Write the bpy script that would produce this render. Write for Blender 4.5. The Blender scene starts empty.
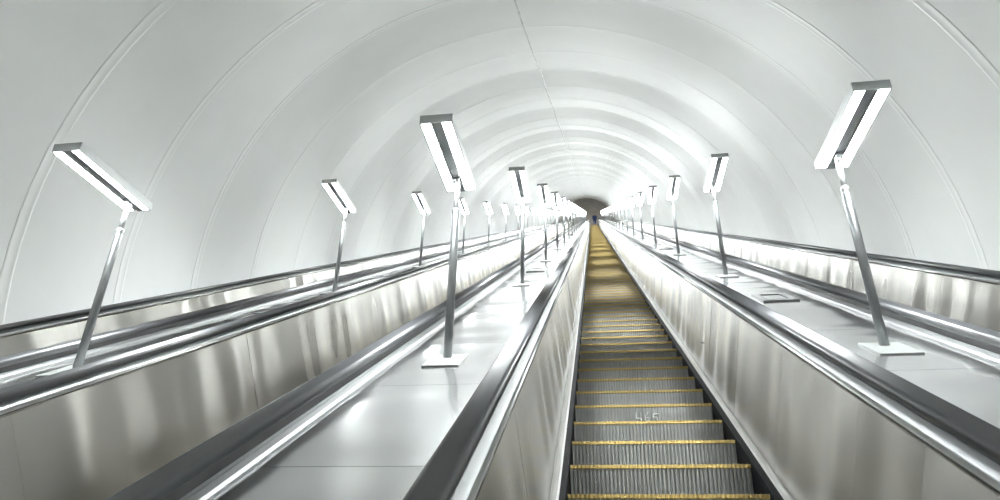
import bpy, bmesh, math, random
from mathutils import Vector, Matrix

# ------------------------------------------------------------------ frame
# Inclined frame: x to the right, s up along the 30 degree incline, n square to the incline.
A30 = math.radians(30.0)
C30, S30 = math.cos(A30), math.sin(A30)
CAMX = 0.7285
K = 1.15                       # drawing unit -> metres, applied to every object at the end


def W(x, s, n):
    return Vector((x, s * C30 - n * S30, 10.0 + s * S30 + n * C30))


scene = bpy.context.scene
col = scene.collection

# ------------------------------------------------------------------ camera
F_PX, YAW, PITCH, ROLL = 676.78, math.radians(8.8043), math.radians(27.2045), math.radians(1.2344)
fw = Vector((-math.sin(YAW) * math.cos(PITCH), math.cos(YAW) * math.cos(PITCH), math.sin(PITCH)))
r0 = Vector((math.cos(YAW), math.sin(YAW), 0))
u0 = r0.cross(fw)
rt = r0 * math.cos(ROLL) + u0 * math.sin(ROLL)
up = rt.cross(fw)
cam_data = bpy.data.cameras.new('camera')
cam_data.sensor_width = 36.0
cam_data.lens = F_PX / 1000.0 * 36.0
cam_data.clip_start = 0.02
cam_data.clip_end = 400
cam = bpy.data.objects.new('camera', cam_data)
col.objects.link(cam)
m3 = Matrix((rt, up, -fw)).transposed()
cam.matrix_world = Matrix.Translation(W(CAMX, 0, 0) * K) @ m3.to_4x4()
scene.camera = cam

# ------------------------------------------------------------------ world, exposure
world = bpy.data.worlds.new('world')
scene.world = world
world.use_nodes = True
world.node_tree.nodes['Background'].inputs[0].default_value = (0.6, 0.62, 0.65, 1)
world.node_tree.nodes['Background'].inputs[1].default_value = 0.05
vs = scene.view_settings
vs.view_transform = 'Standard'
vs.look = 'None'
vs.gamma = 1.0
vs.use_curve_mapping = False
vs.exposure = 4.92
TUBE_POWER = 30.5          # emission of the fluorescent tubes of every lamp
cy = scene.cycles
cy.max_bounces = 14
cy.diffuse_bounces = 8
cy.glossy_bounces = 6
cy.sample_clamp_indirect = 1.0
cy.sample_clamp_direct = 1.0
cy.use_denoising = True
cy.caustics_reflective = True

# ------------------------------------------------------------------ materials


def new_mat(name, base, rough, metal=0.0, spec=0.5):
    m = bpy.data.materials.new(name)
    m.use_nodes = True
    nt = m.node_tree
    b = nt.nodes['Principled BSDF']
    b.inputs['Base Color'].default_value = (*base, 1)
    b.inputs['Roughness'].default_value = rough
    b.inputs['Metallic'].default_value = metal
    b.inputs['Specular IOR Level'].default_value = spec
    return m, nt, b


def add_noise(nt, b, scale, sx, sy, sz, detail=3.0, bump=0.0, dist=0.01, rough=None, colr=None, offset_random=False):
    """object-space noise: bump, roughness range and colour range"""
    tc = nt.nodes.new('ShaderNodeTexCoord')
    mp = nt.nodes.new('ShaderNodeMapping')
    mp.inputs['Scale'].default_value = (sx, sy, sz)
    if offset_random:
        oi = nt.nodes.new('ShaderNodeObjectInfo')
        mul = nt.nodes.new('ShaderNodeVectorMath')
        mul.operation = 'SCALE'
        mul.inputs[0].default_value = (13.1, 7.7, 5.3)
        nt.links.new(oi.outputs['Random'], mul.inputs['Scale'])
        add = nt.nodes.new('ShaderNodeVectorMath')
        nt.links.new(tc.outputs['Object'], add.inputs[0])
        nt.links.new(mul.outputs[0], add.inputs[1])
        nt.links.new(add.outputs[0], mp.inputs['Vector'])
    else:
        nt.links.new(tc.outputs['Object'], mp.inputs['Vector'])
    nz = nt.nodes.new('ShaderNodeTexNoise')
    nz.inputs['Scale'].default_value = scale
    nz.inputs['Detail'].default_value = detail
    nt.links.new(mp.outputs['Vector'], nz.inputs['Vector'])
    if bump:
        bp = nt.nodes.new('ShaderNodeBump')
        bp.inputs['Strength'].default_value = bump
        bp.inputs['Distance'].default_value = dist
        nt.links.new(nz.outputs['Fac'], bp.inputs['Height'])
        nt.links.new(bp.outputs['Normal'], b.inputs['Normal'])
    if rough:
        mr = nt.nodes.new('ShaderNodeMapRange')
        mr.inputs['To Min'].default_value = rough[0]
        mr.inputs['To Max'].default_value = rough[1]
        nt.links.new(nz.outputs['Fac'], mr.inputs['Value'])
        nt.links.new(mr.outputs[0], b.inputs['Roughness'])
    if colr:
        cr = nt.nodes.new('ShaderNodeValToRGB')
        cr.color_ramp.elements[0].position = 0.3
        cr.color_ramp.elements[1].position = 0.7
        cr.color_ramp.elements[0].color = (*colr[0], 1)
        cr.color_ramp.elements[1].color = (*colr[1], 1)
        nt.links.new(nz.outputs['Fac'], cr.inputs['Fac'])
        nt.links.new(cr.outputs['Color'], b.inputs['Base Color'])
    return nz


def satin(nt, b, base, rough, fac):
    """a rougher scatter of the brushed sheet mixed under its gloss"""
    rb = nt.nodes.new('ShaderNodeBsdfPrincipled')
    rb.inputs['Base Color'].default_value = (*base, 1)
    rb.inputs['Metallic'].default_value = 1.0
    rb.inputs['Roughness'].default_value = rough
    mx = nt.nodes.new('ShaderNodeMixShader')
    mx.inputs[0].default_value = fac
    nt.links.new(b.outputs[0], mx.inputs[1])
    nt.links.new(rb.outputs[0], mx.inputs[2])
    nt.links.new(mx.outputs[0], nt.nodes['Material Output'].inputs['Surface'])


def brushed(nt, b):
    """brush marks run along the incline, so highlights stretch up and down the sheet"""
    cv = nt.nodes.new('ShaderNodeCombineXYZ')
    cv.inputs[2].default_value = 1.0
    vt = nt.nodes.new('ShaderNodeVectorTransform')
    vt.vector_type = 'VECTOR'
    vt.convert_from = 'OBJECT'
    vt.convert_to = 'WORLD'
    nt.links.new(cv.outputs[0], vt.inputs[0])
    nt.links.new(vt.outputs[0], b.inputs['Tangent'])
    b.inputs['Anisotropic'].default_value = 1.0


M = {}
M['vault'], nt, b = new_mat('vault_enamel', (0.80, 0.815, 0.805), 0.58, 0.0, 0.22)
add_noise(nt, b, 2.0, 1, 1, 1, 2, rough=(0.55, 0.62), colr=((0.715, 0.725, 0.718), (0.74, 0.75, 0.744)))
M['batten'], nt, b = new_mat('vault_joint_enamel', (0.75, 0.76, 0.753), 0.55, 0.0, 0.28)
add_noise(nt, b, 3.0, 1, 1, 1, 2, rough=(0.52, 0.58))
M['crown'], nt, b = new_mat('crown_seal', (0.30, 0.31, 0.31), 0.55)
add_noise(nt, b, 6.0, 1, 1, 1, 3, colr=((0.34, 0.35, 0.35), (0.54, 0.55, 0.55)))
M['panel'], nt, b = new_mat('brushed_stainless_panel', (0.175, 0.171, 0.159), 0.23, 1.0)
add_noise(nt, b, 1.0, 6, 9, 2, 2, rough=(0.20, 0.26), offset_random=True)
satin(nt, b, (0.30, 0.292, 0.270), 0.6, 0.22)
brushed(nt, b)
M['deck'], nt, b = new_mat('stainless_deck', (0.34, 0.345, 0.345), 0.11, 1.0)
add_noise(nt, b, 1.0, 8, 2.0, 8, 2, rough=(0.09, 0.16), offset_random=True)
satin(nt, b, (0.36, 0.365, 0.365), 0.6, 0.06)
M['alu'], nt, b = new_mat('anodised_aluminium', (0.16, 0.165, 0.168), 0.48, 1.0)
add_noise(nt, b, 1.0, 40, 0.6, 40, 3, rough=(0.42, 0.52))
M['strip'], nt, b = new_mat('satin_aluminium_strip', (0.17, 0.174, 0.176), 0.55, 1.0)
add_noise(nt, b, 1.0, 40, 0.6, 40, 3, rough=(0.5, 0.6))
M['lip'], nt, b = new_mat('polished_aluminium_lip', (0.38, 0.38, 0.376), 0.25, 1.0)
add_noise(nt, b, 1.0, 40, 0.6, 40, 3, rough=(0.18, 0.28))
M['trim'], nt, b = new_mat('worn_skirt_trim', (0.60, 0.60, 0.585), 0.38, 0.85)
add_noise(nt, b, 1.0, 60, 3, 60, 4, rough=(0.3, 0.5), colr=((0.34, 0.34, 0.33), (0.46, 0.46, 0.45)))
M['rubber'], nt, b = new_mat('black_handrail_rubber', (0.04, 0.0415, 0.045), 0.32, 0.0, 0.9)
add_noise(nt, b, 1.0, 30, 1.2, 30, 3, rough=(0.27, 0.37))
b.inputs['Coat Weight'].default_value = 0.5
b.inputs['Coat IOR'].default_value = 1.7
b.inputs['Coat Roughness'].default_value = 0.28
M['skirt'], nt, b = new_mat('black_skirt', (0.014, 0.014, 0.015), 0.7, 0.0, 0.03)
add_noise(nt, b, 1.0, 60, 6, 60, 4, colr=((0.002, 0.002, 0.0025), (0.008, 0.008, 0.009)))
M['dark'], nt, b = new_mat('dark_gap', (0.02, 0.02, 0.02), 0.8)
add_noise(nt, b, 4.0, 1, 1, 1, 2, colr=((0.012, 0.012, 0.012), (0.03, 0.03, 0.03)))
M['step'], nt, b = new_mat('step_cast_aluminium', (0.36, 0.37, 0.375), 0.48, 0.55)
add_noise(nt, b, 1.0, 4, 9, 9, 4, rough=(0.4, 0.6), colr=((0.25, 0.252, 0.245), (0.31, 0.313, 0.304)), offset_random=True)
M['yellow'], nt, b = new_mat('yellow_edge_paint', (0.75, 0.45, 0.06), 0.5)
add_noise(nt, b, 1.0, 9, 40, 40, 4, colr=((0.36, 0.26, 0.085), (0.42, 0.305, 0.10)), offset_random=True)
M['chalk'], nt, b = new_mat('scratched_digits', (0.72, 0.73, 0.72), 0.6)
add_noise(nt, b, 90.0, 1, 1, 1, 2, colr=((0.52, 0.53, 0.52), (0.75, 0.75, 0.75)))
M['pole'], nt, b = new_mat('grey_powder_coat', (0.30, 0.31, 0.315), 0.32, 1.0)
add_noise(nt, b, 12.0, 1, 1, 0.3, 3, rough=(0.28, 0.36))
M['neck'], nt, b = new_mat('lamplit_grey_tube', (0.42, 0.43, 0.435), 0.34, 1.0)  # kept paler than the pole: light from the lamp head put into the colour
add_noise(nt, b, 12.0, 1, 1, 0.3, 3, rough=(0.28, 0.4))
M['housing'], nt, b = new_mat('lamp_housing_grey', (0.50, 0.52, 0.525), 0.45, 0.2)
add_noise(nt, b, 10.0, 1, 1, 1, 3, rough=(0.34, 0.46))
M['spine'], nt, b = new_mat('lamp_spine_grey', (0.19, 0.20, 0.205), 0.42, 0.3)
add_noise(nt, b, 10.0, 1, 1, 1, 3, rough=(0.36, 0.48))
M['plate'], nt, b = new_mat('base_plate_grey', (0.55, 0.57, 0.56), 0.4, 0.3)
add_noise(nt, b, 14.0, 1, 1, 1, 3, rough=(0.35, 0.48), colr=((0.105, 0.11, 0.108), (0.135, 0.14, 0.137)))
M['concrete'], nt, b = new_mat('grey_plaster', (0.34, 0.335, 0.32), 0.8)
add_noise(nt, b, 1.5, 1, 1, 1, 4, colr=((0.30, 0.295, 0.28), (0.38, 0.375, 0.36)))
M['granite'], nt, b = new_mat('grey_granite', (0.40, 0.39, 0.37), 0.4)
add_noise(nt, b, 30.0, 1, 1, 1, 4, colr=((0.28, 0.27, 0.26), (0.5, 0.49, 0.47)))
M['coat'], nt, b = new_mat('blue_cloth', (0.03, 0.07, 0.22), 0.8)
add_noise(nt, b, 12.0, 1, 1, 1, 3, colr=((0.045, 0.105, 0.33), (0.06, 0.14, 0.40)))
M['trousers'], nt, b = new_mat('navy_cloth', (0.025, 0.045, 0.12), 0.85)
add_noise(nt, b, 12.0, 1, 1, 1, 3, colr=((0.035, 0.075, 0.24), (0.045, 0.095, 0.30)))
M['skin'], nt, b = new_mat('skin', (0.60, 0.40, 0.31), 0.55)
add_noise(nt, b, 25.0, 1, 1, 1, 3, colr=((0.55, 0.36, 0.28), (0.64, 0.44, 0.35)))
M['hair'], nt, b = new_mat('grey_hair', (0.30, 0.29, 0.29), 0.6)
add_noise(nt, b, 40.0, 1, 1, 0.2, 3, colr=((0.40, 0.40, 0.41), (0.58, 0.58, 0.59)))
M['shoe'], nt, b = new_mat('black_leather', (0.015, 0.013, 0.012), 0.4)
add_noise(nt, b, 30.0, 1, 1, 1, 3, rough=(0.3, 0.5))
M['tube'] = bpy.data.materials.new('fluorescent_tube')
M['tube'].use_nodes = True
nt = M['tube'].node_tree
nt.nodes.clear()
em = nt.nodes.new('ShaderNodeEmission')
em.inputs['Color'].default_value = (0.955, 1.0, 0.995, 1)
em.inputs['Strength'].default_value = TUBE_POWER
ou = nt.nodes.new('ShaderNodeOutputMaterial')
nt.links.new(em.outputs[0], ou.inputs['Surface'])

# ------------------------------------------------------------------ helpers


def tag(o, label=None, cat=None, group=None, kind=None):
    if label:
        o['label'] = label
    if cat:
        o['category'] = cat
    if group:
        o['group'] = group
    if kind:
        o['kind'] = kind
    return o


def empty(name, loc, rx=0.0, rz=0.0):
    o = bpy.data.objects.new(name, None)
    o.empty_display_size = 0.2
    col.objects.link(o)
    o.location = loc
    o.rotation_euler = (rx, 0, rz)
    return o


def mesh(name, verts, faces, mat, smooth=False):
    me = bpy.data.meshes.new(name)
    me.from_pydata(verts, [], faces)
    me.materials.append(M[mat])
    bm = bmesh.new()
    bm.from_mesh(me)
    bmesh.ops.recalc_face_normals(bm, faces=bm.faces)
    bm.to_mesh(me)
    bm.free()
    if smooth:
        me.shade_smooth()
    me.update()
    return me


def link(name, me, parent=None, loc=(0, 0, 0), rot=(0, 0, 0)):
    o = bpy.data.objects.new(name, me)
    col.objects.link(o)
    if parent:
        o.parent = parent
    o.location = loc
    o.rotation_euler = rot
    return o


def prism(profile, s0, s1, closed=True, cap=True):
    """profile of (x, n) extruded along s"""
    k = len(profile)
    v = [(x, s0, n) for x, n in profile] + [(x, s1, n) for x, n in profile]
    f = []
    for i in range(k if closed else k - 1):
        j = (i + 1) % k
        f.append((i, j, k + j, k + i))
    if closed and cap:
        f.append(tuple(range(k - 1, -1, -1)))
        f.append(tuple(range(k, 2 * k)))
    return v, f


def box_vf(x0, x1, y0, y1, z0, z1, ch=0.0):
    """box with an optional chamfer on its upper and lower rims"""
    if ch <= 0:
        v = [(x0, y0, z0), (x1, y0, z0), (x1, y1, z0), (x0, y1, z0), (x0, y0, z1), (x1, y0, z1), (x1, y1, z1), (x0, y1, z1)]
        f = [(0, 3, 2, 1), (4, 5, 6, 7), (0, 1, 5, 4), (1, 2, 6, 5), (2, 3, 7, 6), (3, 0, 4, 7)]
        return v, f
    v = []
    for z, c in ((z0, ch), (z0 + ch, 0), (z1 - ch, 0), (z1, ch)):
        v += [(x0 + c, y0 + c, z), (x1 - c, y0 + c, z), (x1 - c, y1 - c, z), (x0 + c, y1 - c, z)]
    f = [(0, 3, 2, 1), (12, 13, 14, 15)]
    for l in range(3):
        for i in range(4):
            j = (i + 1) % 4
            f.append((l * 4 + i, l * 4 + j, l * 4 + 4 + j, l * 4 + 4 + i))
    return v, f


def tube_vf(pts, seg=16):
    """lathe: list of (radius, z)"""
    v, f = [], []
    for r, z in pts:
        for i in range(seg):
            a = 2 * math.pi * i / seg
            v.append((r * math.cos(a), r * math.sin(a), z))
    for l in range(len(pts) - 1):
        for i in range(seg):
            j = (i + 1) % seg
            f.append((l * seg + i, l * seg + j, (l + 1) * seg + j, (l + 1) * seg + i))
    f.append(tuple(range(seg - 1, -1, -1)))
    f.append(tuple(range((len(pts) - 1) * seg, len(pts) * seg)))
    return v, f


def join_vf(parts):
    V, Fc = [], []
    for v, f in parts:
        o = len(V)
        V += v
        Fc += [tuple(i + o for i in q) for q in f]
    return V, Fc


# ------------------------------------------------------------------ the tunnel
NOSE_N = -1.262
S_BACK, S_TOP, S_PORTAL = -16.0, 88.0, 95.0
RV, NV = 4.06, -1.602            # vault radius and centre
RING0, RING_D = 4.6583, 1.3366    # joints of the lining
BAT = 0.11                     # width of a joint batten
TH0 = math.asin((-0.95 - NV) / RV)
root_v = empty('ceiling', W(0, 0, 0), A30)
tag(root_v, 'white enamelled vault lining of the tunnel with ribbed joints', 'ceiling', kind='structure')


def arc(side, seg, r, a0=TH0, a1=math.pi / 2):
    out = []
    for i in range(seg + 1):
        a = a0 + (a1 - a0) * i / seg
        out.append((side * r * math.cos(a), NV + r * math.sin(a)))
    return out


SAG = 0.05                    # the lining sags inward between every third joint
SAG_K = 2                      # joints k = 2, 5, 8 ... are the creases


def rad(s):
    return sum(rad_raw(s + d) for d in (-0.3, -0.15, 0.0, 0.15, 0.3)) / 5.0


def rad_raw(s):
    t = ((s - RING0) / RING_D - SAG_K) / 3.0
    t -= math.floor(t)
    return RV - SAG * 4 * t * (1 - t)


def vault_panel_mesh(side, phase, length):
    a1 = math.pi / 2 - 0.0022
    seg, ns = 22, 4
    s_abs = RING0 + (SAG_K + phase) * RING_D + BAT / 2
    cols = [arc(side, seg, rad(s_abs + length * j / ns), TH0, a1) for j in range(ns + 1)]
    v, f = [], []
    for j in range(ns + 1):
        v += [(x, length * j / ns, n) for x, n in cols[j]]
    k = seg + 1
    for j in range(ns):
        for i in range(seg):
            f.append((j * k + i, j * k + i + 1, (j + 1) * k + i + 1, (j + 1) * k + i))
    me = mesh('vault_panel', v, f, 'vault', True)
    # returned edges give the sheet its thickness
    bm = bmesh.new()
    bm.from_mesh(me)
    for y, ins in ((0.0, cols[0]), (length, cols[-1])):
        r_ = rad(s_abs + y) + 0.03
        outs = arc(side, seg, r_, TH0, a1)
        a_ = [bm.verts.new((x, y, n)) for x, n in ins]
        b_ = [bm.verts.new((x, y, n)) for x, n in outs]
        for i in range(seg):
            q = bm.faces.new((a_[i], a_[i + 1], b_[i + 1], b_[i]))
            q.smooth = True
    bm.to_mesh(me)
    bm.free()
    return me


vp_mesh = {(sd, ph): vault_panel_mesh(sd, ph, RING_D - BAT) for sd in (-1, 1) for ph in range(3)}
bprof = [(-0.058, -0.0005), (-0.050, -0.0018), (-0.042, -0.0023), (-0.034, -0.0018), (-0.026, -0.0005), (0.0, -0.0005), (0.026, -0.0005), (0.034, -0.0018), (0.042, -0.0023), (0.050, -0.0018), (0.058, -0.0005), (0.058, 0.03), (-0.058, 0.03)]
SEGB = 44
kb = len(bprof)
bat_mesh = []
for ph in range(3):
    v, f = [], []
    for i in range(SEGB + 1):
        a = TH0 + (math.pi - 2 * TH0) * i / SEGB
        for y, dr in bprof:
            r = rad(RING0 + (SAG_K + ph) * RING_D + y) + dr
            v.append((r * math.cos(a), y, NV + r * math.sin(a)))
    for i in range(SEGB):
        for j in range(kb):
            jj = (j + 1) % kb
            f.append((i * kb + j, i * kb + jj, (i + 1) * kb + jj, (i + 1) * kb + j))
    bat_mesh.append(mesh('joint_batten', v, f, 'batten', True))
k0 = math.floor((S_BACK - RING0) / RING_D)
k1 = math.ceil((S_PORTAL - RING0) / RING_D)
S_V0, S_V1 = RING0 + k0 * RING_D, RING0 + k1 * RING_D
for k in range(k0, k1 + 1):
    sk = RING0 + k * RING_D
    ph = (k - SAG_K) % 3
    link('joint_batten', bat_mesh[ph], root_v, (0, sk, 0))
    if k < k1:
        for sd in (-1, 1):
            link('vault_panel', vp_mesh[(sd, ph)], root_v, (0, sk + BAT / 2, 0))
# seal along the crown, following the sag of the lining
v, f = [], []
nseg = (k1 - k0) * 4
for i in range(nseg + 1):
    s = S_V0 + (S_V1 - S_V0) * i / nseg
    zt = NV + rad(s + 1e-6)
    v += [(-0.010, s, zt - 0.005), (0.010, s, zt - 0.005), (0.016, s, zt + 0.01), (-0.016, s, zt + 0.01)]
for i in range(nseg):
    for j in range(4):
        f.append((i * 4 + j, i * 4 + (j + 1) % 4, i * 4 + 4 + (j + 1) % 4, i * 4 + 4 + j))
link('crown_joint', mesh('crown_joint', v, f, 'crown'), root_v)
# outer shell behind the lining keeps the tunnel dark behind its joints
shell = []
ro = RV + 0.04
v, f = [], []
for i in range(41):
    a = -0.35 + (math.pi + 0.7) * i / 40
    for r, y in ((ro, S_V0), (ro, S_V1), (ro + 0.25, S_V1), (ro + 0.25, S_V0)):
        v.append((r * math.cos(a), y, NV + r * math.sin(a)))
for i in range(40):
    for j in range(4):
        jj = (j + 1) % 4
        f.append((i * 4 + j, i * 4 + jj, i * 4 + 4 + jj, i * 4 + 4 + j))
shell = link('tunnel_shell', mesh('tunnel_shell', v, f, 'concrete', False), root_v)

# inclined floor below the escalators
fl = link('floor', mesh('floor', *box_vf(-3.95, 3.95, S_V0, S_TOP + 2, -2.6, -2.1), 'concrete'), None, W(0, 0, 0), (A30, 0, 0))
tag(fl, 'grey concrete slope under the escalators', 'floor', kind='structure')
# unseen wall added behind the camera, white to return light up the tunnel
bw = link('added_wall_back', mesh('added_wall_back', *box_vf(-4.2, 4.2, S_V0 - 0.2, S_V0 + 0.02, -2.6, 2.8), 'vault'), None, W(0, 0, 0), (A30, 0, 0))
tag(bw, 'added white wall closing the lower tunnel to return its light', 'wall', kind='structure')

# upper hall: level floor, grey vault and end wall
land = W(0, S_TOP, NOSE_N)
yl, zl = land.y, land.z
hf = link('floor_hall', mesh('floor_hall', *box_vf(-5, 5, yl + 0.0, yl + 32, zl - 0.4, zl), 'granite'))
tag(hf, 'grey granite floor of the hall at the top', 'floor', kind='structure')
pc = W(0, S_V1, NV)
v, f = [], []
for i in range(33):
    a = math.pi * i / 32
    for r, y in ((RV + 0.02, pc.y - 3.2), (RV + 0.02, yl + 32), (RV + 0.3, yl + 32), (RV + 0.3, pc.y - 3.2)):
        yy = y
        if y < yl + 30:      # the lower rim follows the slanted end of the tunnel lining
            yy = pc.y - S30 * (r * math.sin(a)) + 0.0
        v.append((r * math.cos(a), yy, pc.z + C30 * r * math.sin(a) if y < yl + 30 else pc.z + C30 * r * math.sin(a)))
for i in range(32):
    for j in range(4):
        jj = (j + 1) % 4
        f.append((i * 4 + j, i * 4 + jj, i * 4 + 4 + jj, i * 4 + 4 + j))
hc = link('ceiling_hall', mesh('ceiling_hall', v, f, 'concrete', False))
tag(hc, 'dim grey vault of the hall beyond the tunnel end', 'ceiling', kind='structure')
hw = link('wall_hall', mesh('wall_hall', *box_vf(-5, 5, yl + 31.8, yl + 32.2, zl - 0.4, zl + 9), 'concrete'))
tag(hw, 'grey end wall of the upper hall', 'wall', kind='structure')
for sd, nm in ((-1, 'left'), (1, 'right')):
    o = link('wall_hall_' + nm, mesh('wall_hall_' + nm, *box_vf(sd * 4.05 - 0.15, sd * 4.05 + 0.15, yl - 1, yl + 32, zl - 0.4, pc.z + 0.2), 'concrete'))
    tag(o, 'grey %s side wall of the upper hall' % nm, 'wall', kind='structure')

# ------------------------------------------------------------------ escalators
STEP_D = 0.363
STEP_HW = 0.440
PAN_L = 0.92
PAN_S0 = 2.35 - 20 * PAN_L          # a panel joint falls at s = 2.35
N_PAN = 54                          # panels built one by one on each side
P_BOT, P_TOP = (0.519, -1.264), (0.576, -0.652)
rng = random.Random(7)


def yz(y, z):
    """level y, z offsets -> s, n offsets"""
    return y * C30 + z * S30, -y * S30 + z * C30


TR, RI = STEP_D * C30, STEP_D * S30


def comb(path, hw, nrib, depth, inward):
    """ribbed sheet: comb across x carried along a path of (y, z); inward = offset direction per path point"""
    xs = []
    p = 2 * hw / nrib
    for i in range(nrib):
        x = -hw + i * p
        xs += [(x, 1), (x + 0.38 * p, 1), (x + 0.5 * p, 0), (x + 0.88 * p, 0)]
    xs.append((hw, 1))
    v, f = [], []
    k = len(xs)
    for (y, z), (dy, dz) in zip(path, inward):
        for x, h in xs:
            d = 0 if h else depth
            s, n = yz(y + dy * d, z + dz * d)
            v.append((x, s, n))
    for l in range(len(path) - 1):
        for i in range(k - 1):
            f.append((l * k + i, l * k + i + 1, (l + 1) * k + i + 1, (l + 1) * k + i))
    return v, f


riser_path = [(0.030, -RI - 0.02), (0.012, -RI * 0.6), (0.003, -RI * 0.25), (0.0, -0.004), (0.006, 0.0), (TR + 0.02, 0.0)]
inw = [(1, 0), (1, 0), (1, 0), (1, 0), (0, -1), (0, -1)]
sv, sf = comb(riser_path, STEP_HW, 44, 0.009, inw)
# the solid cheeks of the step
cheek = [(0.012, -0.012), (TR, -0.012), (TR, -0.06), (0.05, -RI - 0.02)]
parts = [(sv, sf)]
for sx in (-1, 1):
    pv = []
    for xx in (sx * STEP_HW, sx * (STEP_HW - 0.02)):
        for y, z in cheek:
            s, n = yz(y, z)
            pv.append((xx, s, n))
    pf = [(0, 1, 2, 3), (7, 6, 5, 4)] + [(i, (i + 1) % 4, 4 + (i + 1) % 4, 4 + i) for i in range(4)]
    parts.append((pv, pf))
step_me = mesh('step', *join_vf(parts), 'step')
nose_path = [(0.002, -0.018), (-0.005, -0.015), (-0.005, 0.002), (0.020, 0.003)]
ninw = [(1, 0), (1, 0), (0.6, -0.6), (0, -1)]
nose_me = mesh('yellow_edge', *comb(nose_path, STEP_HW, 44, 0.003, ninw), 'yellow')

# warped stainless sheets, a few variants shared by all panels


def warp_fn(seed, amp, length=None):
    g = random.Random(seed)
    t = [(g.uniform(-1, 1), fr, g.uniform(0, 6.28), g.uniform(-0.9, 0.9)) for fr in (0.5, 1.0, 1.5, 2.3)]

    def fn(u, w):
        z = 0
        for a, fr, ph, sk in t:
            z += a / fr ** 0.7 * math.sin(2 * math.pi * fr * (u + 0.12 * sk * w) + ph)
        win = 1.0 if length is None else min(1.0, u / 0.2, (length - u) / 0.2)
        win = win * win * (3 - 2 * win)
        return amp * z * (0.35 + 0.65 * math.sin(math.pi * w)) * win
    return fn


def sheet(p0, p1, length, nu, nv, warp, sgn, off=0.0):
    """sheet between two (e, n) points, length along s, with returned edges"""
    ex, en = p1[0] - p0[0], p1[1] - p0[1]
    L = math.hypot(ex, en)
    nx, nn = -en / L, ex / L
    v, f = [], []
    for i in range(nu + 1):
        for j in range(nv + 1):
            u, w = i / nu, j / nv
            d = warp(u * length, w) + off
            v.append((sgn * (p0[0] + ex * w - nx * d * -1), u * length, p0[1] + en * w + nn * d))
    for i in range(nu):
        for j in range(nv):
            a = i * (nv + 1) + j
            f.append((a, a + 1, a + nv + 2, a + nv + 1))
    return v, f


panel_me = {}
for sg in (-1, 1):
    panel_me[sg] = []
    for q in range(10):
        v, f = sheet(P_BOT, P_TOP, PAN_L - 0.002, 28, 8, warp_fn(100 + q * 2 + sg, 0.0085, PAN_L), sg)
        # returned edges
        o = len(v)
        e_ = [(i, j) for i in (0, 28) for j in range(9)]
        for i, j in e_:
            x, s, n = v[i * 9 + j]
            v += [(x, s, n), (x + sg * 0.025, s, n)]
        for r_ in range(2):
            for j in range(8):
                a = o + (r_ * 9 + j) * 2
                f.append((a, a + 2, a + 3, a + 1))
        panel_me[sg].append(mesh('balustrade_panel', v, f, 'panel', False))
        for p_ in panel_me[sg][-1].polygons[:224]:
            p_.use_smooth = True

far_s0 = PAN_S0 + N_PAN * PAN_L
far_len = S_TOP - far_s0
far_panel = {}
for sg in (-1, 1):
    nu = int(far_len / 0.16)
    v, f = sheet(P_BOT, P_TOP, far_len, nu, 4, warp_fn(55 + sg, 0.0085), sg)
    far_panel[sg] = mesh('far_balustrade_panels', v, f, 'panel', True)


def hr_profile(sg):
    # handrail: rounded C section, centre e 0.655, top n -0.574
    pts = []
    ec, hw, top, bot, rr = 0.655, 0.047, -0.574, -0.612, 0.020
    for a in range(0, 91, 15):
        t = math.radians(a)
        pts.append((ec + hw - rr + rr * math.cos(t), top - rr * 0.8 + rr * 0.8 * math.sin(t)))
    for a in range(90, 181, 15):
        t = math.radians(a)
        pts.append((ec - hw + rr + rr * math.cos(t), top - rr * 0.8 + rr * 0.8 * math.sin(t)))
    pts += [(ec - hw + 0.003, bot + 0.004), (ec - hw + 0.010, bot), (ec + hw - 0.010, bot), (ec + hw - 0.003, bot + 0.004)]
    return [(sg * e, n) for e, n in pts]


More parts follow.
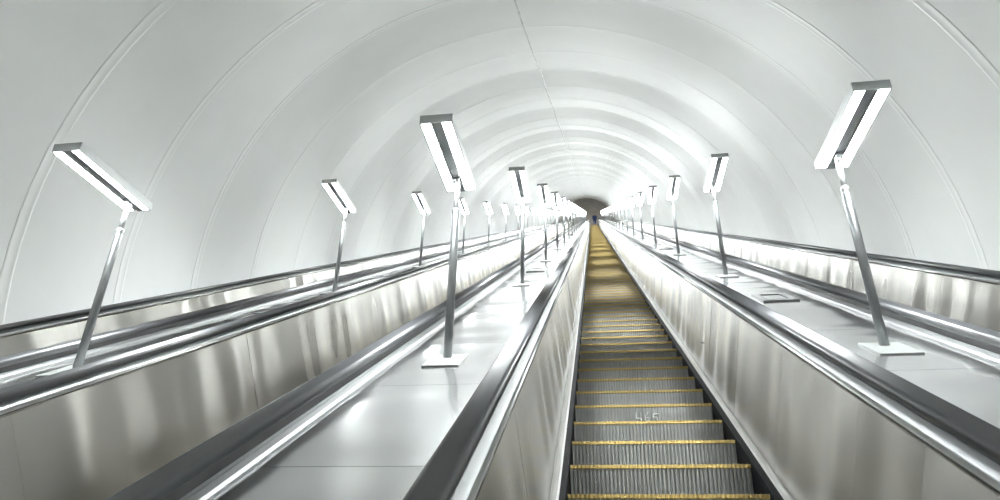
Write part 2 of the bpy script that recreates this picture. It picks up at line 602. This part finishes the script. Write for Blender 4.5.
def esc_side(root, sg, wall_side, end):
    s0, s1 = S_V0 + 0.05, S_TOP
    # black skirt and its brush line
    def strip(name, prof, mat, smooth=False):
        return link(name, mesh(name, *prism([(sg * e, n) for e, n in prof], s0, s1), mat, smooth), root)

    strip('skirt_plate', [(0.447, -1.65), (0.447, -1.252), (0.478, -1.244), (0.478, -1.65)], 'skirt')
    strip('skirt_trim', [(0.476, -1.29), (0.476, -1.2435), (0.486, -1.2415), (0.508, -1.2475), (0.523, -1.258), (0.523, -1.29)], 'trim')
    strip('backing_strip', [(P_BOT[0] + 0.030, P_BOT[1]), (P_TOP[0] + 0.030, P_TOP[1]), (P_TOP[0] + 0.040, P_TOP[1]), (P_BOT[0] + 0.040, P_BOT[1])], 'alu')
    # bright lip over the panel, sloping cap, flat profile strips beside the handrail
    strip('cap_lip', [(0.573, -0.656), (0.569, -0.648), (0.5715, -0.637), (0.580, -0.630), (0.594, -0.634), (0.594, -0.656)], 'lip', True)
    strip('cap_slope', [(0.582, -0.633), (0.584, -0.628), (0.611, -0.613), (0.625, -0.613), (0.625, -0.66), (0.594, -0.66)], 'alu')
    strip('handrail_guide', [(0.628, -0.66), (0.628, -0.607), (0.684, -0.607), (0.684, -0.66)], 'dark')
    strip('handrail', hr_profile(1), 'rubber', True)
    if wall_side:
        strip('outer_strip', [(0.688, -0.69), (0.688, -0.640), (0.97, -0.640), (0.97, -0.69)], 'strip')
    else:
        strip('outer_strip', [(0.686, -0.69), (0.686, -0.644), (0.704, -0.644), (0.7045, -0.69)], 'strip')
        strip('outer_strip', [(0.7075, -0.69), (0.7075, -0.644), (0.737, -0.6455), (0.746, -0.653), (0.746, -0.69)], 'strip')
    for k in range(N_PAN):
        link('balustrade_panel', panel_me[sg][rng.randrange(10)], root, (0, PAN_S0 + k * PAN_L + 0.001, 0), (0, 0, rng.uniform(-0.0015, 0.0015)))
    o = link('far_balustrade_panels', far_panel[sg], root, (0, far_s0, 0))
    o['kind'] = 'stuff'


def escalator(cx, label, n_single, walls):
    root = empty('escalator', W(cx, 0, 0), A30)
    tag(root, label, 'escalator', 'escalators side by side in the tunnel')
    for sg in (-1, 1):
        esc_side(root, sg, sg in walls, S_TOP)
    # steps: a nosing falls at s = 3.035
    first = math.ceil((S_V0 + 0.3 - 3.035) / STEP_D)
    last = math.floor((S_TOP - 0.2 - 3.035) / STEP_D)
    if n_single < last - first:
        a = -6
        z = a + n_single
    else:
        a, z = first, last + 1
    for k in range(a, z):
        st = link('step', step_me, root, (0, 3.035 + k * STEP_D, NOSE_N))
        link('yellow_edge', nose_me, st)
        if cx == 1.0 and k == 4:
            root['mark'] = st.name
    rest = [k for k in range(first, last + 1) if k < a or k >= z]
    if rest:
        bv, bf, yv, yf = [], [], [], []
        for k in rest:
            s = 3.035 + k * STEP_D
            o = len(bv)
            for y, z_ in ((0.02, -RI - 0.01), (0, 0), (TR, 0)):
                ds, dn = yz(y, z_)
                bv += [(-STEP_HW, s + ds, NOSE_N + dn), (STEP_HW, s + ds, NOSE_N + dn)]
            bf += [(o, o + 1, o + 3, o + 2), (o + 2, o + 3, o + 5, o + 4)]
            o = len(yv)
            for y, z_ in ((-0.004, -0.02), (-0.004, 0.003), (0.02, 0.003)):
                ds, dn = yz(y, z_)
                yv += [(-STEP_HW, s + ds, NOSE_N + dn), (STEP_HW, s + ds, NOSE_N + dn)]
            yf += [(o, o + 1, o + 3, o + 2), (o + 2, o + 3, o + 5, o + 4)]
        fo = link('far_steps', mesh('far_steps', bv, bf, 'step'), root)
        fo['kind'] = 'stuff'
        ye = link('yellow_edges', mesh('yellow_edges', yv, yf, 'yellow'), fo)
        ye['kind'] = 'stuff'
    # comb plate and level newel ends at the top landing
    lv, lf = box_vf(-0.52, 0.52, -0.3, 1.5, -0.05, 0.012)
    link('landing_plate', mesh('landing_plate', lv, lf, 'step'), root, (0, S_TOP, NOSE_N), (-A30, 0, 0))
    for sg in (-1, 1):
        nv, nf = prism([(sg * 0.52, 0.0), (sg * 0.575, 0.68), (sg * 0.61, 0.74), (sg * 0.70, 0.74), (sg * 0.71, 0.0)], -0.3, 1.4)
        link('newel', mesh('newel', nv, nf, 'panel'), root, (0, S_TOP, NOSE_N), (-A30, 0, 0))
    return root


esc_c = escalator(1.0, 'grey escalator with yellow-edged steps in front of the camera, person at its top', 400, ())
esc_b = escalator(-1.0, 'escalator with wavy steel balustrade between the left and the centre lamp rows', 60, ())
esc_a = escalator(-3.0, 'leftmost escalator, running along the left vault wall', 60, (-1,))
esc_d = escalator(3.0, 'rightmost escalator, running along the right vault wall', 60, (1,))

# a dark screw head on the right balustrade of the foreground escalator
sc = link('screw', mesh('screw', *tube_vf([(0.006, -0.012), (0.006, 0.002), (0.004, 0.004)], 10), 'dark'), esc_c, (0.534, 5.414, -1.0393), (0, -math.pi / 2, 0))

# scratched digits 4 6 5 on one riser of the foreground escalator


def stroke_vf(pts, w, d):
    out = []
    for (x0, z0), (x1, z1) in zip(pts[:-1], pts[1:]):
        dx, dz = x1 - x0, z1 - z0
        L = math.hypot(dx, dz) or 1e-6
        px, pz = -dz / L * w, dx / L * w
        ex, ez = dx / L * w * 0.6, dz / L * w * 0.6
        q = [(x0 - ex + px, z0 - ez + pz), (x1 + ex + px, z1 + ez + pz), (x1 + ex - px, z1 + ez - pz), (x0 - ex - px, z0 - ez - pz)]
        v = []
        for y in (-d, 0.006):
            for x, z in q:
                s, n = yz(y, z)
                v.append((x, s, n))
        out.append((v, [(0, 1, 2, 3), (7, 6, 5, 4)] + [(i, (i + 1) % 4, 4 + (i + 1) % 4, 4 + i) for i in range(4)]))
    return join_vf(out)


mark_step = bpy.data.objects[esc_c['mark']]
del esc_c['mark']
H = 0.060
digits = {
    'digit_four': [(0.0, H), (0.0, H * 0.4), (0.030, H * 0.4), (0.030, H), (0.030, 0.0)],
    'digit_six': [(0.024, H * 1.05), (0.004, H * 0.65), (0.002, H * 0.2), (0.014, H * 0.08), (0.028, H * 0.2), (0.026, H * 0.45), (0.006, H * 0.48)],
    'digit_five': [(0.036, H * 0.85), (0.004, H * 0.82), (0.003, H * 0.5), (0.028, H * 0.48), (0.030, H * 0.05), (0.002, 0.0)],
}
for (nm, pts), ox, w in zip(digits.items(), (-0.045, 0.010, 0.060), (0.0022, 0.0013, 0.0022)):
    link(nm, mesh(nm, *stroke_vf([(x + ox, z - 0.112) for x, z in pts], w, 0.0012), 'chalk'), mark_step)

# ------------------------------------------------------------------ decks between the escalators
DECK_N = -0.6625
deck_me = []
for q in range(8):
    fn = warp_fn(300 + q, 0.0040, PAN_L)
    v, f = [], []
    nu, nv = 16, 8
    HWD = 0.2525
    for i in range(nu + 1):
        for j in range(nv + 1):
            u, w = i / nu, j / nv
            v.append((-HWD + 2 * HWD * w, u * (PAN_L - 0.0028), DECK_N + fn(u * PAN_L, w)))
    for i in range(nu):
        for j in range(nv):
            a = i * (nv + 1) + j
            f.append((a, a + 1, a + nv + 2, a + nv + 1))
    nface = len(f)
    o = len(v)
    for i in (0, nu):
        for j in range(nv + 1):
            x, s, n = v[i * (nv + 1) + j]
            v += [(x, s, n), (x, s, n - 0.02)]
    for r_ in range(2):
        for j in range(nv):
            a = o + (r_ * (nv + 1) + j) * 2
            f.append((a, a + 2, a + 3, a + 1))
    me = mesh('deck_plate', v, f, 'deck', False)
    for p_ in me.polygons[:nface]:
        p_.use_smooth = True
    deck_me.append(me)
N_DECK = 54
for cx, ds0, lab in ((-2.0, 1.80, 'stainless deck between the two left escalators carrying the left lamp row'),
                (0.0, 1.786, 'broad bright stainless deck carrying the centre lamp row'),
                (2.0, 1.853, 'stainless deck right of the yellow-edged steps carrying the right lamp row')):
    root = empty('balustrade_deck', W(cx, 0, 0), A30)
    DECK_S0 = ds0 - 19 * PAN_L
    tag(root, lab, 'deck', 'decks between the escalators')
    link('deck_frame', mesh('deck_frame', *prism([(-0.2535, DECK_N - 0.012), (0.2535, DECK_N - 0.012), (0.2535, DECK_N - 0.05), (-0.2535, DECK_N - 0.05)], S_V0 + 0.05, S_TOP), 'dark'), root)
    for k in range(N_DECK):
        link('deck_plate', deck_me[rng.randrange(8)], root, (0, DECK_S0 + k * PAN_L, 0))
    fs = DECK_S0 + N_DECK * PAN_L
    fl_ = S_TOP - fs
    fn = warp_fn(77, 0.0028)
    v, f = [], []
    nu = int(fl_ / 0.16)
    for i in range(nu + 1):
        for j in range(4):
            v.append((-0.2525 + 0.505 * j / 3, fs + fl_ * i / nu, DECK_N + fn(fl_ * i / nu, j / 3)))
    for i in range(nu):
        for j in range(3):
            a = i * 4 + j
            f.append((a, a + 1, a + 5, a + 4))
    o = link('far_deck_plates', mesh('far_deck_plates', v, f, 'deck', True), root)
    o['kind'] = 'stuff'

# ------------------------------------------------------------------ lamps
LAMP_S0, LAMP_D = 3.2043, 3.6165
bp_me = mesh('base_plate', *box_vf(-0.088, 0.088, -0.170, 0.070, 0.0, 0.010, 0.002), 'plate')
pole_me = mesh('pole', *tube_vf([(0.0215, 0.005), (0.0215, 0.832), (0.0195, 0.842)], 20), 'pole', True)
neck_me = mesh('upper_tube', *tube_vf([(0.0145, 0.838), (0.0145, 1.023)], 16), 'neck', True)
collar_me = mesh('collar', *tube_vf([(0.0220, 0.818), (0.0230, 0.822), (0.0230, 0.840), (0.0205, 0.846)], 20), 'pole', True)
ZB = 1.030                     # underside of the tubes above the pole foot
Y0, Y1 = -0.535, 0.097         # head from the lower end to the pole end
hp = []
hp.append(box_vf(-0.082, 0.082, Y0, Y1, ZB + 0.022, ZB + 0.040, 0.003))          # back sheet
hp.append(box_vf(-0.082, 0.082, Y0, Y0 + 0.008, ZB - 0.003, ZB + 0.043))          # end plate
hp.append(box_vf(-0.082, -0.075, Y0 + 0.008, Y1, ZB - 0.008, ZB + 0.024))
hp.append(box_vf(0.075, 0.082, Y0 + 0.008, Y1, ZB - 0.008, ZB + 0.024))
for a, b_ in ((-0.075, -0.026), (0.026, 0.075)):
    hp.append(box_vf(a, b_, Y1 - 0.008, Y1, ZB - 0.003, ZB + 0.024))
hp.append(box_vf(-0.028, -0.024, Y0 + 0.008, Y1, ZB - 0.003, ZB + 0.024))
hp.append(box_vf(0.024, 0.028, Y0 + 0.008, Y1, ZB - 0.003, ZB + 0.024))
house_me = mesh('housing', *join_vf(hp), 'housing')
spine_me = mesh('spine', *box_vf(-0.0235, 0.0235, Y0 + 0.009, Y1 + 0.022, ZB + 0.006, ZB + 0.026, 0.002), 'spine')
brk_me = mesh('bracket', *join_vf([box_vf(-0.017, 0.017, -0.035, 0.055, ZB - 0.006, ZB + 0.008, 0.002), box_vf(-0.009, 0.009, -0.02, 0.02, ZB - 0.03, ZB - 0.004)]), 'pole')


def tube_mesh(x0, x1):
    # light strip, slightly arched below its reflector
    prof = []
    for i in range(5):
        t = i / 4
        prof.append((x0 + (x1 - x0) * t, ZB + 0.004 - 0.006 * math.sin(math.pi * t)))
    prof += [(x1, ZB + 0.012), (x0, ZB + 0.012)]
    return mesh('tube', *prism(prof, Y0 + 0.012, Y1 - 0.010), 'tube')


tube_l, tube_r = tube_mesh(-0.067, -0.037), tube_mesh(0.037, 0.067)
ORD = ['nearest', 'second', 'third', 'fourth', 'fifth', 'sixth', 'seventh', 'eighth', 'ninth', 'tenth']
ROWS = ((-2.0, 'left', 'row by the left vault wall'), (0.0, 'centre', 'row on the broad centre deck'), (2.0, 'right', 'row right of the yellow-edged steps'))


def lamp(x, s, label, group):
    root = empty('lamp_post', W(x, s, DECK_N + 0.001))
    tag(root, label, 'lamp', group)
    link('base_plate', bp_me, root, (0, 0, 0), (A30, 0, 0))
    link('pole', pole_me, root)
    link('collar', collar_me, root)
    link('upper_tube', neck_me, root)
    link('bracket', brk_me, root)
    hs = link('housing', house_me, root)
    link('spine', spine_me, hs)
    link('tube', tube_l, hs)
    link('tube', tube_r, hs)
    return root


for x, rn, where in ROWS:
    for k in range(-5, 24):
        if k < 0:
            lab = 'grey twin-tube lamp post of the %s row behind the viewer' % rn
        elif k < 10:
            lab = 'grey twin-tube lamp post, %s in the %s' % (ORD[k], where)
        else:
            lab = 'tiny distant twin-tube lamp post far up the %s' % where
        lamp(x, LAMP_S0 + k * LAMP_D, lab, 'lamp posts of the %s row' % rn)

# cable hatches on the decks
hat_frame = mesh('frame', *join_vf([box_vf(-0.12, 0.12, -0.18, -0.11, 0, 0.012, 0.002), box_vf(-0.12, 0.12, 0.15, 0.18, 0, 0.012, 0.002),
                                   box_vf(-0.12, -0.07, -0.11, 0.15, 0, 0.012), box_vf(0.07, 0.12, -0.11, 0.15, 0, 0.012)]), 'plate')
hat_cover = mesh('cover', *box_vf(-0.069, 0.069, -0.109, 0.149, 0.0, 0.004), 'pole')
for x, s, lab in ((1.99, 5.01, 'flat framed hatch on the right deck above the nearest lamp'),
                  (0.0, 8.57, 'flat framed hatch on the centre deck below the third lamp'),
                  (-2.0, 5.05, 'flat framed hatch on the left deck above the nearest lamp'),
                  (2.0, 12.3, 'small distant framed hatch on the right deck above the third lamp')):
    root = empty('deck_hatch', W(x, s, DECK_N + 0.002), A30)
    tag(root, lab, 'hatch', 'framed hatches on the decks')
    link('frame', hat_frame, root)
    link('cover', hat_cover, root)

# ------------------------------------------------------------------ person standing at the top
pw = W(1.12, S_TOP, NOSE_N)
person = empty('person', Vector((pw.x, pw.y - 0.05, pw.z + 0.012)))
person.scale = (1.0, 0.95, 0.92)
tag(person, 'person in dark blue coat standing at the top of the escalator', 'person')


def skin_obj(name, verts, edges, radii, mat, parent, root_i=0, sub=2):
    me = bpy.data.meshes.new(name)
    me.from_pydata(verts, edges, [])
    me.materials.append(M[mat])
    o = link(name, me, parent)
    md = o.modifiers.new('skin', 'SKIN')
    md.use_smooth_shade = True
    sk = me.skin_vertices[0].data if me.skin_vertices else None
    if sk is None:
        bm = bmesh.new()
        bm.from_mesh(me)
        bm.verts.layers.skin.verify()
        bm.to_mesh(me)
        bm.free()
        sk = me.skin_vertices[0].data
    for i, r in enumerate(radii):
        sk[i].radius = r if isinstance(r, tuple) else (r, r)
        sk[i].use_root = (i == root_i)
    s_ = o.modifiers.new('sub', 'SUBSURF')
    s_.levels = sub
    s_.render_levels = sub
    return o


# body: pelvis, spine, neck, head, arms, legs as one skinned figure
V = [(0, 0, 0.92), (0, 0, 1.12), (0, 0, 1.34), (0, 0.01, 1.46), (0, 0.01, 1.54), (0, 0.0, 1.62), (0, 0.0, 1.70)]
E_ = [(0, 1), (1, 2), (2, 3), (3, 4), (4, 5), (5, 6)]
RR = [(0.15, 0.11), (0.14, 0.10), (0.16, 0.105), (0.07, 0.07), (0.055, 0.06), (0.082, 0.095), (0.06, 0.07)]
for sx in (-1, 1):
    b0 = len(V)
    V += [(sx * 0.19, 0, 1.40), (sx * 0.24, 0.01, 1.12), (sx * 0.235, 0.08, 0.88), (sx * 0.23, 0.10, 0.80)]
    E_ += [(2, b0), (b0, b0 + 1), (b0 + 1, b0 + 2), (b0 + 2, b0 + 3)]
    RR += [0.062, 0.045, 0.032, 0.03]
    for fi, (fx, fy) in enumerate(((-0.022, 0.02), (-0.008, 0.03), (0.006, 0.03), (0.02, 0.02))):
        i0 = len(V)
        V += [(sx * (0.23 + fx), 0.10 + fy, 0.765), (sx * (0.23 + fx), 0.115 + fy, 0.725 - 0.005 * (fi in (1, 2)))]
        E_ += [(b0 + 3, i0), (i0, i0 + 1)]
        RR += [0.009, 0.008]
    i0 = len(V)
    V += [(sx * 0.215, 0.145, 0.80), (sx * 0.21, 0.165, 0.765)]
    E_ += [(b0 + 3, i0), (i0, i0 + 1)]
    RR += [0.010, 0.009]
    l0 = len(V)
    V += [(sx * 0.095, 0, 0.86), (sx * 0.10, 0.01, 0.48), (sx * 0.105, -0.01, 0.09), (sx * 0.11, 0.10, 0.035)]
    E_ += [(0, l0), (l0, l0 + 1), (l0 + 1, l0 + 2), (l0 + 2, l0 + 3)]
    RR += [0.085, 0.056, 0.038, 0.032]
skin_obj('body', V, E_, RR, 'skin', person)
V = [(0, 0, 0.74), (0, 0, 0.92), (0, 0, 1.14), (0, 0, 1.36), (0, 0.005, 1.45)]
E_ = [(0, 1), (1, 2), (2, 3), (3, 4)]
RR = [(0.20, 0.15), (0.185, 0.14), (0.175, 0.13), (0.19, 0.125), (0.09, 0.09)]
for sx in (-1, 1):
    b0 = len(V)
    V += [(sx * 0.20, 0, 1.40), (sx * 0.25, 0.01, 1.12), (sx * 0.245, 0.075, 0.88)]
    E_ += [(3, b0), (b0, b0 + 1), (b0 + 1, b0 + 2)]
    RR += [0.078, 0.064, 0.052]
skin_obj('coat', V, E_, RR, 'coat', person)
V = [(0, 0, 0.92)]
E_ = []
RR = [(0.165, 0.125)]
for sx in (-1, 1):
    b0 = len(V)
    V += [(sx * 0.095, 0, 0.84), (sx * 0.10, 0.01, 0.48), (sx * 0.105, 0, 0.07)]
    E_ += [(0, b0), (b0, b0 + 1), (b0 + 1, b0 + 2)]
    RR += [0.10, 0.078, 0.066]
skin_obj('trousers', V, E_, RR, 'trousers', person)
for sx in (-1, 1):
    skin_obj('shoe', [(sx * 0.105, -0.05, 0.045), (sx * 0.107, 0.04, 0.042), (sx * 0.11, 0.17, 0.034)], [(0, 1), (1, 2)], [0.045, 0.045, 0.034], 'shoe', person)
skin_obj('hair', [(0, -0.03, 1.57), (0, -0.025, 1.66), (0, 0.0, 1.72)], [(0, 1), (1, 2)], [(0.078, 0.07), (0.092, 0.09), (0.07, 0.08)], 'hair', person)

# unseen globe lamps added to brighten the dark upper hall
M['globe'] = bpy.data.materials.new('hall_fill_globe')
M['globe'].use_nodes = True
nt = M['globe'].node_tree
nt.nodes.clear()
em = nt.nodes.new('ShaderNodeEmission')
em.inputs['Color'].default_value = (1.0, 0.97, 0.9, 1)
em.inputs['Strength'].default_value = 12.0
ou = nt.nodes.new('ShaderNodeOutputMaterial')
nt.links.new(em.outputs[0], ou.inputs['Surface'])
gl = [(0.004, 1.55)] + [(0.2 * math.sin(math.pi * i / 10), 1.75 - 0.2 * math.cos(math.pi * i / 10)) for i in range(1, 10)] + [(0.004, 1.95)]
gl_me = mesh('globe', *tube_vf(gl, 16), 'globe', True)
gp_me = mesh('post', *tube_vf([(0.16, 0.0), (0.16, 0.03), (0.04, 0.06), (0.035, 1.5), (0.07, 1.56), (0.06, 1.6)], 16), 'pole')
for x, yy, side in ((-2.2, 16.0, 'left'), (2.2, 16.0, 'right')):
    root = empty('added_hall_lamp', Vector((x, yl + yy, zl + 0.001)))
    tag(root, 'added globe lamp on the %s of the upper hall floor, brightening its grey vault' % side, 'lamp', 'added globe lamps in the upper hall')
    link('post', gp_me, root)
    link('globe', gl_me, root)

# ------------------------------------------------------------------ to metres
for o in scene.objects:
    if o.parent is None and o.type != 'CAMERA':
        o.location = o.location * K
        o.scale = o.scale * K
